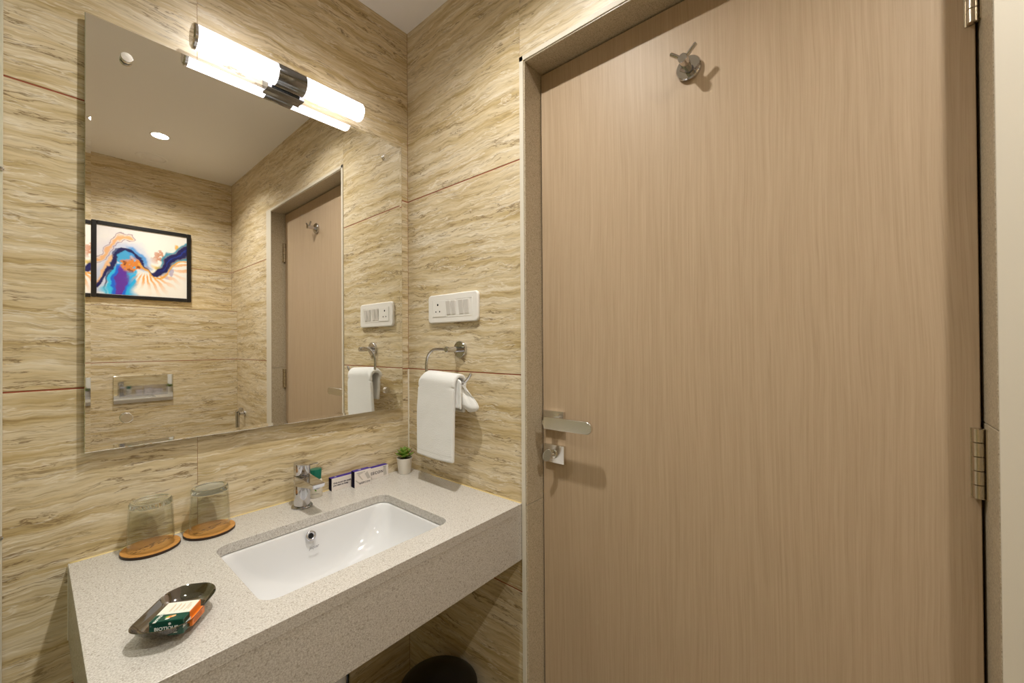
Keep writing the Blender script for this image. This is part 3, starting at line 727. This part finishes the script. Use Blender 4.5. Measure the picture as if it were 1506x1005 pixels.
for k, (u, h0, h1) in enumerate(((.30, .2, .85), (.33, .2, .7), (.46, .15, .85), (.49, .25, .75), (.60, .2, .8), (.63, .3, .65), (.75, .15, .85), (.79, .3, .8), (.84, .25, .6))):
    yy0 = k1 + (SD - k1) * h0; yy1 = k1 + (SD - k1) * h1
    n_ = 7
    for j in range(n_):
        a = yy0 + (yy1 - yy0) * j / n_; b = a + (yy1 - yy0) / n_ * .65
        box(bm, (SW * u, a, SH), (SW * u + .0007, b, SH + .00012), 0, 1, SM)
obj('fine_print', bm, TAN, sc)['kind'] = 'stuff'
bm = bmesh.new()
for r_ in range(3):
    for j in range(6): box(bm, (SW + .004, k1 + .004 + j * .0035, SH * (.12 + .1 * r_)), (SW + .0042, k1 + .0062 + j * .0035, SH * (.16 + .1 * r_)), 0, 1, SM)
obj('fine_print', bm, mat('brown_ink', (.35, .07, .01), .6), sc)['kind'] = 'stuff'

# amenity bottle
bt = empty('amenity_bottle', (-.3405, -.026, CT)); setp(bt, 'small cream toiletry bottle with a green cap standing behind the tap', 'bottle')
BM0 = Matrix.Translation((-.3405, -.0235, CT)) @ Matrix.Diagonal((1, .85, 1, 1))
CRM = mat('bottle_cream', (.74, .71, .62), .3); GC = mat('green_cap', (.0, .13, .085), .3)
bm = bmesh.new(); lathe(bm, [(0, 0), (.0165, 0), (.0182, .002), (.0184, .038), (.0178, .046), (.0160, .050), (.0130, .0515), (0, .052)], 40, BM0); obj('bottle_body', bm, CRM, bt, smooth=True, sharp=50)
bm = bmesh.new(); lathe(bm, [(0, .052), (.0150, .052), (.0165, .079), (.0158, .0805), (0, .081)], 40, BM0); obj('cap', bm, GC, bt, smooth=True, sharp=40)
BD = Vector((-.42, -.90, 0)).normalized(); BXv = Vector((.90, -.42, 0))
text('bottle_text', 'BIOTIQUE', .0068, frame(Vector((-.3405, -.0235, CT + .0335)) + BD * .0176, BXv, (0, 0, 1)), INK, bt, bold=.0003)
text('bottle_text', 'BODY LOTION', .0030, frame(Vector((-.3405, -.0235, CT + .0125)) + BD * .0176, BXv, (0, 0, 1)), mat('grey_ink', (.3, .28, .25), .6), bt, bold=.0001)
bm = bmesh.new(); FM = frame(Vector((-.3405, -.0235, CT + .0235)) + BD * .0177, BXv, (0, 0, 1)) @ Matrix.Rotation(.5, 4, 'Z')
q = [bm.verts.new(FM @ Vector(p)) for p in ((0, -.0042, 0), (.0022, -.001, 0), (.0018, .002, 0), (.0003, .0045, 0), (-.0016, .002, 0), (-.0018, -.001, 0))]; bm.faces.new(q); obj('printed_leaf', bm, mat('leaf_green', (.10, .26, .02), .6), bt)

# boxed amenities
PUR = mat('purple_card', (.030, .006, .26), .5); LIL = mat('off_white_card', (.76, .71, .68), .35); GRP = mat('pale_grey_print', (.50, .47, .44), .5); NAVY = mat('navy_card', (.004, .003, .02), .8, Specular_IOR_Level=.15)
def carton(x0, x1, y0, y1, h, rz, label):
    c = empty('amenity_box', (x0, y0, CT)); setp(c, label, 'box', 'small purple and white amenity boxes')
    R_ = Matrix.Translation((x0, y0, CT)) @ Matrix.Rotation(rz, 4, 'Z'); W_ = x1 - x0; D_ = y1 - y0
    bm = bmesh.new(); box(bm, (0.0006, 0, 0), (W_, D_ - .0003, h - .0006), .0004, 1, R_); obj('carton_front', bm, LIL, c)
    bm = bmesh.new(); box(bm, (0, .0007, h - .0006), (W_ - .001, D_, h), .0002, 1, R_); obj('purple_top', bm, PUR, c)
    bm = bmesh.new(); box(bm, (0, .0005, 0), (.0006, D_, h - .0006), 0, 1, R_); obj('dark_end', bm, NAVY, c)
    return c, R_, W_, D_
def on_front(R_, u, v): return R_ @ frame((u, -.0003, v), (1, 0, 0), (0, 0, 1))
def poly(name, R_, pts, mt, par):
    bm = bmesh.new(); bm.faces.new([bm.verts.new(R_ @ Vector((u, -.00025, v))) for u, v in pts]); obj(name, bm, mt, par)
def toptext(R_, u, D_, h, s, par): text('box_text', s, .0050, R_ @ frame((u, D_ * .5, h + .0002), (1, 0, 0), (0, 1, 0)), WH, par, bold=.0002)
c1, R1_, W1, D1 = carton(-.2915, -.2075, -.0190, -.0012, .0375, 0, 'low amenity box nearest the tap, reading Only brush the teeth you want to keep')
text('box_text', 'Only brush the teeth', .0066, on_front(R1_, .0055, .0215), INK, c1, bold=.00012, align='LEFT')
text('box_text', 'you want to keep', .0066, on_front(R1_, .0055, .0145), INK, c1, bold=.00012, align='LEFT')
toptext(R1_, .016, D1, .0375, 'NE', c1)
c2, R2_, W2, D2 = carton(-.2345, -.1790, -.0490, -.0300, .0500, 0, 'tall square amenity box standing in front of the two low boxes')
poly('grey_ray', R2_, [(.010, .038), (.016, .037), (.029, .018), (.024, .020)], GRP, c2)
poly('grey_ray', R2_, [(.034, .037), (.043, .043), (.054, .020), (.044, .018)], GRP, c2)
poly('grey_ray', R2_, [(.003, .021), (.004, .024), (.022, .008), (.019, .006)], GRP, c2)
text('box_text', 'NEECON', .0078, on_front(R2_, .0340, .0105), INK, c2, bold=.0001, spacing=1.25)
text('box_text', 'premium toothbrush and', .0027, on_front(R2_, .021, .0440), GREY, c2)
text('box_text', 'toothpaste set', .0027, on_front(R2_, .018, .0405), GREY, c2)
toptext(R2_, .022, D2, .0500, 'NEE', c2)
c3, R3_, W3, D3 = carton(-.1860, -.0970, -.0190, -.0012, .0375, 0, 'low amenity box furthest right, next to the potted succulent')
poly('grey_ray', R3_, [(.006, .0365), (.016, .0365), (.030, .001), (.010, .001)], GRP, c3)
poly('grey_ray', R3_, [(.070, .030), (.079, .033), (.083, .005), (.071, .004)], GRP, c3)
text('box_text', 'NEECON', .0125, on_front(R3_, .0410, .0190), INK, c3, bold=.0002, spacing=1.2)
text('box_text', 'NEECON', .0030, on_front(R3_, .0750, .0330), INK, c3)

# succulent
PX, PY = -.0480, -.0420
sp_ = empty('potted_succulent', (PX, PY, CT)); setp(sp_, 'small green succulent in a white pot in the counter corner', 'plant')
bm = bmesh.new(); lathe(bm, [(0, 0), (.0195, 0), (.0205, .0015), (.0258, .0515), (.0264, .053), (.0250, .0535), (.0238, .0500), (.022, .046), (0, .046)], 48, Matrix.Translation((PX, PY, CT))); obj('pot', bm, mat('pot_white', (.80, .78, .74), .4), sp_, smooth=True, sharp=40)
bm = bmesh.new(); lathe(bm, [(0, .0492), (.010, .049), (.0232, .047)], 32, Matrix.Translation((PX, PY, CT)), cap=False); obj('soil', bm, mat('dark_soil', (.012, .007, .004), .95), sp_)
LEAF = mat('succulent_leaf', (.12, .26, .04), .42); lb = LEAF.node_tree.nodes['Principled BSDF']
at = N(LEAF, 'ShaderNodeAttribute', attribute_name='tip'); 
L(LEAF, ramp(LEAF, at.outputs['Fac'], [(0.0, (.07, .15, .015)), (.55, (.13, .25, .03)), (.85, (.20, .28, .04)), (1.0, (.38, .10, .05))]), lb.inputs['Base Color'])
def leaf_mesh(Ls, Wd, curl, red):
    bm = bmesh.new(); nu, nv = 8, 6; V = []
    for i in range(nu + 1):
        t = i / nu; wv = Wd * (math.sin(PI * min(1, t * .92 + .10)) ** .75) * (1 if t < .75 else (1 - (t - .75) / .25 * .75)); row = []
        for j in range(nv * 2):
            a = PI * j / nv
            x = wv * math.cos(a); zz = .0030 * math.sin(a) * (1 - .6 * t) + (abs(math.cos(a)) ** 2) * wv * .28
            row.append(bm.verts.new((x, Ls * t, zz + curl * t * t * Ls)))
        V.append(row)
    for i in range(nu):
        for j in range(nv * 2): bm.faces.new((V[i][j], V[i][(j + 1) % (2 * nv)], V[i + 1][(j + 1) % (2 * nv)], V[i + 1][j]))
    bm.faces.new(V[0]); bm.faces.new(V[-1]); bmesh.ops.recalc_face_normals(bm, faces=bm.faces)
    me = bpy.data.meshes.new('leaf'); bm.to_mesh(me); bm.free()
    a = me.attributes.new('tip', 'FLOAT', 'POINT')
    for i, v in enumerate(me.vertices): a.data[i].value = min(1, max(0, v.co.y / Ls)) * red
    for p in me.polygons: p.use_smooth = True
    return me
LM = [leaf_mesh(.033, .0120, .22, 1.0), leaf_mesh(.031, .0115, .3, .98), leaf_mesh(.024, .0100, .35, .9), leaf_mesh(.017, .0080, .4, .7)]
rnd = random.Random(3)
for ring, (n_, el, zz, rr) in enumerate(((6, 14, .0560, .003), (6, 30, .0600, .003), (5, 48, .0660, .003), (5, 70, .0720, .002))):
    for k in range(n_):
        az = 2 * PI * (k + .5 * (ring % 2)) / n_ + rnd.uniform(-.15, .15) + ring * .3
        o = bpy.data.objects.new('leaf', LM[ring]); 
        if not LM[ring].materials: LM[ring].materials.append(LEAF)
        COL.objects.link(o); o.parent = sp_
        o.matrix_local = Matrix.Translation((0, 0, zz)) @ Matrix.Rotation(az, 4, 'Z') @ Matrix.Translation((0, rr, 0)) @ Matrix.Rotation(math.radians(el + rnd.uniform(-6, 6)), 4, 'X')
bm = bmesh.new(); tube(bm, [(PX, PY, CT + .046), (PX, PY, CT + .076)], [.005, .003], 10); obj('stem', bm, mat('stem_green', (.05, .09, .02), .7), sp_, smooth=True)

# ================================================================= FAR SIDE, SEEN IN THE MIRROR
# framed abstract print
pc = empty('framed_picture', (-.455, YF, 1.80)); setp(pc, 'black-framed abstract fluid painting of blue and orange swirls on the wall opposite the mirror', 'picture')
px0, px1, pz0, pz1 = -.683, -.230, 1.576, 2.018; fw = .022
for a, b in (((px0, YF, pz0), (px0 + fw, YF + .022, pz1)), ((px1 - fw, YF, pz0), (px1, YF + .022, pz1)), ((px0 + fw, YF, pz0), (px1 - fw, YF + .022, pz0 + fw)), ((px0 + fw, YF, pz1 - fw), (px1 - fw, YF + .022, pz1))):
    bm = bmesh.new(); box(bm, a, b, .003, 2); obj('frame_bar', bm, mat('black_frame', (.008, .007, .007), .35), pc)
nx, nz = 240, 190
xs = np.linspace(0, 1, nx); zs = np.linspace(0, 1, nz); U, V = np.meshgrid(xs, 1 - zs)   # V = 0 at the top
rs_ = np.random.RandomState(5)
def vnoise(U, V, f, seed):
    r = np.random.RandomState(seed).rand(64, 64); x = U * f; y = V * f; xi = np.floor(x).astype(int); yi = np.floor(y).astype(int); fx = x - xi; fy = y - yi
    fx = fx * fx * (3 - 2 * fx); fy = fy * fy * (3 - 2 * fy); g = lambda a, b: r[a % 64, b % 64]
    return (g(xi, yi) * (1 - fx) + g(xi + 1, yi) * fx) * (1 - fy) + (g(xi, yi + 1) * (1 - fx) + g(xi + 1, yi + 1) * fx) * fy
def fbm(U, V, f, seed, o=5): return sum(vnoise(U, V, f * 2 ** k, seed + k) / 2 ** k for k in range(o)) / (2 - 2 ** (1 - o)) - .5
WU = U + .15 * fbm(U, V, 6, 11); WV = V + .17 * fbm(U, V, 6, 21)
C = np.ones((nz, nx, 3)) * np.array([.90, .87, .82])
def blend(c, a):
    global C
    a = np.clip(a, 0, 1)[..., None]; C = C * (1 - a) + np.array(c) * a
def sm(a, b, x):
    t = np.clip((x - a) / (b - a), 0, 1); return t * t * (3 - 2 * t)
def dist(pts, W=WU, H=WV):
    d = np.full(W.shape, 9.0); s = np.zeros(W.shape); side = np.zeros(W.shape)
    for i, ((x0, y0), (x1, y1)) in enumerate(zip(pts, pts[1:])):
        dx, dy = x1 - x0, y1 - y0; t = np.clip(((W - x0) * dx + (H - y0) * dy) / (dx * dx + dy * dy), 0, 1)
        e_ = np.hypot(W - x0 - t * dx, (H - y0 - t * dy)); mk = e_ < d
        s = np.where(mk, (i + t) / (len(pts) - 1), s); d = np.where(mk, e_, d)
    return d, s
rib = [(p.x, p.y) for p in smooth_path([(-.02, .86, 0), (.08, .72, 0), (.17, .55, 0), (.23, .38, 0), (.31, .31, 0), (.41, .33, 0), (.47, .44, 0), (.51, .58, 0), (.57, .66, 0), (.65, .65, 0), (.73, .55, 0), (.80, .42, 0), (.88, .33, 0), (1.02, .22, 0)], 4)]
d, s = dist(rib)
blend((.66, .62, .78), .75 * sm(.62, .1, WU) * sm(.05, .0, WV - (.95 - WU * 1.2)) * (0.5 + fbm(U, V, 6, 40)))
blend((.55, .62, .80), .8 * sm(.17, .07, d) * sm(.62, .5, s))
orl = [(p.x, p.y) for p in smooth_path([(-.02, .50, 0), (.10, .42, 0), (.18, .24, 0), (.27, .13, 0), (.38, .12, 0)], 4)]
d2, s2 = dist(orl); blend((.86, .42, .12), .85 * sm(.035, .008, d2)); blend((.30, .14, .20), .7 * sm(.008, .002, np.abs(d2 - .035)))
orl2 = [(-.02, .84), (.06, .70), (.12, .58), (.16, .46)]; d3, _ = dist(orl2); blend((.90, .48, .14), .8 * sm(.04, .01, d3))
# blue pool below the arch
lobe = np.minimum((WU - (.16 - .12 * (WV - .6))) , (.40 - .10 * (WV - .6)) - WU) + .03 * fbm(U, V, 12, 33)
blend((.03, .50, .85), sm(-.03, .0, lobe) * sm(.50, .56, WV)); blend((.01, .13, .70), sm(.02, .045, lobe) * sm(.52, .60, WV)); blend((.12, .03, .36), sm(.065, .085, lobe + .04 * fbm(U, V, 9, 35)) * sm(.55, .66, WV))
blend((.02, .02, .12), sm(.02, .008, np.abs(WU - .155 + .25 * (WV - .6))) * sm(.5, .6, WV) * .8)
blend((.02, .45, .85), .9 * sm(.06, .02, np.abs(WU - (.35 + .08 * (WV - .8)))) * sm(.55, .7, WV)); blend((.05, .55, .85), .8 * sm(.10, .03, np.hypot(WU - .08, WV - .93)))
blend((.03, .36, .68), .95 * sm(.12, .09, np.hypot(WU - .30, (WV - .42)))); blend((.55, .60, .75), .8 * sm(.05, .02, np.hypot(WU - .37, (WV - .42)))); blend((.02, .02, .14), .8 * sm(.02, .006, np.abs(np.hypot(WU - .30, WV - .43) - .12)) * sm(.5, .42, WV)); blend((.05, .30, .72), .9 * sm(.05, .015, np.abs(d - .035)) * sm(.30, .36, s) * sm(.62, .5, s))
# orange core and fans
n1 = fbm(U, V, 14, 60); blend((.72, .24, .04), 1.5 * sm(.20, .06, np.hypot((WU - .36) / 1.1, (WV - .55) / .9)) * sm(-.06, .06, n1)); blend((.25, .06, .02), sm(.12, .2, n1) * sm(.22, .1, np.hypot(WU - .37, WV - .54)))
ang = np.arctan2(V - .55, U - .52); rad = np.hypot(U - .52, V - .55); ray_ = .5 + .5 * np.sin(ang * 26 + 8 * fbm(U, V, 6, 70))
blend((.88, .42, .12), 1.1 * sm(.30, .75, ray_) * sm(.52, .12, rad) * sm(.02, .10, V - .66 + .10 * U) * sm(.30, .50, U))
blend((.86, .46, .20), .9 * sm(.35, .8, ray_) * sm(.30, .05, np.hypot(U - .97, V - .45)))
blend((.93, .90, .84), .9 * sm(.14, .03, np.hypot(WU - .48, (WV - .93) / 1.0))); blend((.55, .50, .66), .7 * sm(.05, .03, np.hypot(WU - .77, WV - .66))); blend((.40, .36, .55), .8 * sm(.035, .02, np.hypot(WU - .84, WV - .58)))
blend((.80, .55, .10), 1.0 * sm(.06, .02, np.hypot((WU - .67) / 1.4, WV - .54))); blend((.85, .50, .12), sm(.05, .02, np.hypot(WU - .86, WV - .20)))
blend((.60, .26, .14), .9 * sm(-.02, .10, fbm(U, V, 22, 90)) * sm(.13, .04, np.hypot((WU - .70) / 1.2, WV - .38)))
# ribbon
th = np.where(s < .5, .022, .012 + .055 * np.clip((s - .6) / .15, 0, 1)) * np.where(s > .5, 1, 1)
blend((.01, .30, .45), .95 * sm(.035, .0, np.abs(d - th * 1.1)) * sm(.72, .8, s)); blend((.012, .012, .10), 1.0 * sm(th + .012, th * .6, d)); blend((.01, .05, .38), .7 * sm(.012, .0, d) * sm(.7, .8, s))
gl = [(p.x, p.y) for p in smooth_path([(.44, .52, 0), (.52, .62, 0), (.60, .71, 0), (.70, .71, 0), (.78, .62, 0), (.84, .50, 0), (.92, .43, 0), (1.02, .38, 0)], 4)]
d4, _ = dist(gl); blend((.82, .40, .06), .95 * sm(.022, .004, d4))
C = np.clip(C, 0, 1)
X0, X1, Z0_, Z1_ = px0 + fw, px1 - fw, pz0 + fw, pz1 - fw
vv = [(X0 + (X1 - X0) * i / (nx - 1), YF + .014, Z0_ + (Z1_ - Z0_) * j / (nz - 1)) for j in range(nz) for i in range(nx)]
ff = [(j * nx + i, j * nx + i + 1, (j + 1) * nx + i + 1, (j + 1) * nx + i) for j in range(nz - 1) for i in range(nx - 1)]
me = bpy.data.meshes.new('canvas'); me.from_pydata(vv, [], ff)
ca = me.color_attributes.new('paint', 'FLOAT_COLOR', 'POINT'); buf = np.ones((nz * nx, 4), dtype=np.float32); buf[:, :3] = C.reshape(-1, 3); ca.data.foreach_set('color', buf.ravel())
PM = mat('printed_canvas', rough=.35); L(PM, N(PM, 'ShaderNodeAttribute', attribute_name='paint').outputs['Color'], PM.node_tree.nodes['Principled BSDF'].inputs['Base Color'])
link('canvas', me, PM, pc)
bm = bmesh.new(); box(bm, (px0 + .004, YF, pz0 + .004), (px1 - .004, YF + .012, pz1 - .004)); obj('backing_board', bm, BLACK, pc)

# flush plate
fp = empty('flush_plate', (-.4705, YL, 1.041)); setp(fp, 'polished rectangular chrome toilet flush plate on the boxed-out tiled ledge', 'flush plate')
bm = bmesh.new(); box(bm, (-.6020, YL, .9625), (-.3390, YL + .010, 1.1205), .0015, 2); obj('face_plate', bm, mat('plate_chrome', (.80, .79, .75), .03, 1.0), fp)
bm = bmesh.new(); box(bm, (-.5790, YL + .010, 1.000), (-.4800, YL + .014, 1.060), .001, 2); obj('flush_button', bm, CHROME, fp)
bm = bmesh.new(); box(bm, (-.4770, YL + .010, 1.000), (-.3640, YL + .014, 1.060), .001, 2); obj('flush_button', bm, CHROME, fp)

# health faucet
hf = empty('bidet_sprayer', (0, -1.84, .86)); setp(hf, 'chrome hand-held bidet sprayer hanging on the wall beside the ledge', 'bidet sprayer')
bm = bmesh.new(); lathe(bm, [(0, 0), (.018, 0), (.018, .006), (.008, .008), (.008, .03), (0, .03)], 24, along((0, -1.858, .85), (-1, 0, 0))); obj('wall_holder', bm, CHROME, hf, smooth=True, sharp=40)
bm = bmesh.new(); tube(bm, smooth_path([(-.042, -1.858, .74), (-.042, -1.858, .79), (-.042, -1.858, .872)], 4), [.0095, .010, .0105, .011, .0115, .012, .0125, .013, .013], 20); obj('handle_grip', bm, CHROME, hf, smooth=True, sharp=50)
bm = bmesh.new(); tube(bm, [(-.042, -1.862, .868), (-.042, -1.845, .874), (-.042, -1.80, .882), (-.042, -1.788, .884)], [.0125, .0125, .012, .015], 20); obj('spray_head', bm, CHROME, hf, smooth=True, sharp=50)
bm = bmesh.new(); tube(bm, smooth_path([(-.042, -1.880, .868), (-.042, -1.888, .845), (-.042, -1.878, .81)], 4), .003, 8); obj('trigger', bm, CHROME, hf, smooth=True)
bm = bmesh.new(); tube(bm, smooth_path([(-.042, -1.858, .74), (-.045, -1.86, .6), (-.06, -1.83, .40), (-.05, -1.78, .32), (-.02, -1.76, .42), (-.004, -1.76, .50)], 8), .006, 12); obj('hose', bm, CHROME, hf, smooth=True)
bm = bmesh.new(); lathe(bm, [(0, 0), (.02, 0), (.02, .006), (.01, .008), (.01, .04), (0, .04)], 24, along((0, -1.76, .51), (-1, 0, 0))); obj('stop_valve', bm, CHROME, hf, smooth=True, sharp=40)

# dark bin under the counter
wbn = empty('waste_bin', (-.115, -.300, 0)); setp(wbn, 'black round waste bin in the shadow under the vanity counter', 'bin')
bm = bmesh.new(); lathe(bm, [(0, 0), (.088, 0), (.092, .01), (.108, .290), (0, .290)], 48, Matrix.Translation((-.115, -.300, 0))); obj('bin_body', bm, BLACK, wbn, smooth=True, sharp=40)
bm = bmesh.new(); lathe(bm, [(0, .290), (.111, .290), (.111, .302), (.09, .318), (.05, .327), (0, .330)], 48, Matrix.Translation((-.115, -.300, 0))); obj('bin_lid', bm, BLACK, wbn, smooth=True, sharp=40)
# waste trap below the basin
tp = empty('waste_trap', (BX, BY, .45)); setp(tp, 'chrome bottle trap under the basin in deep shadow', 'pipe')
bm = bmesh.new(); tube(bm, [(BX, BY + .02, CT - .17), (BX, BY + .02, .56)], .016, 16); obj('tailpiece', bm, CHROME, tp, smooth=True, sharp=50)
bm = bmesh.new(); lathe(bm, [(0, 0), (.025, 0), (.03, .01), (.03, .10), (.018, .11), (0, .11)], 28, Matrix.Translation((BX, BY + .02, .45))); obj('trap_cup', bm, CHROME, tp, smooth=True, sharp=50)
bm = bmesh.new(); tube(bm, [(BX, BY + .04, .53), (BX, -.001, .53)], .014, 16); obj('outlet_pipe', bm, CHROME, tp, smooth=True, sharp=50)
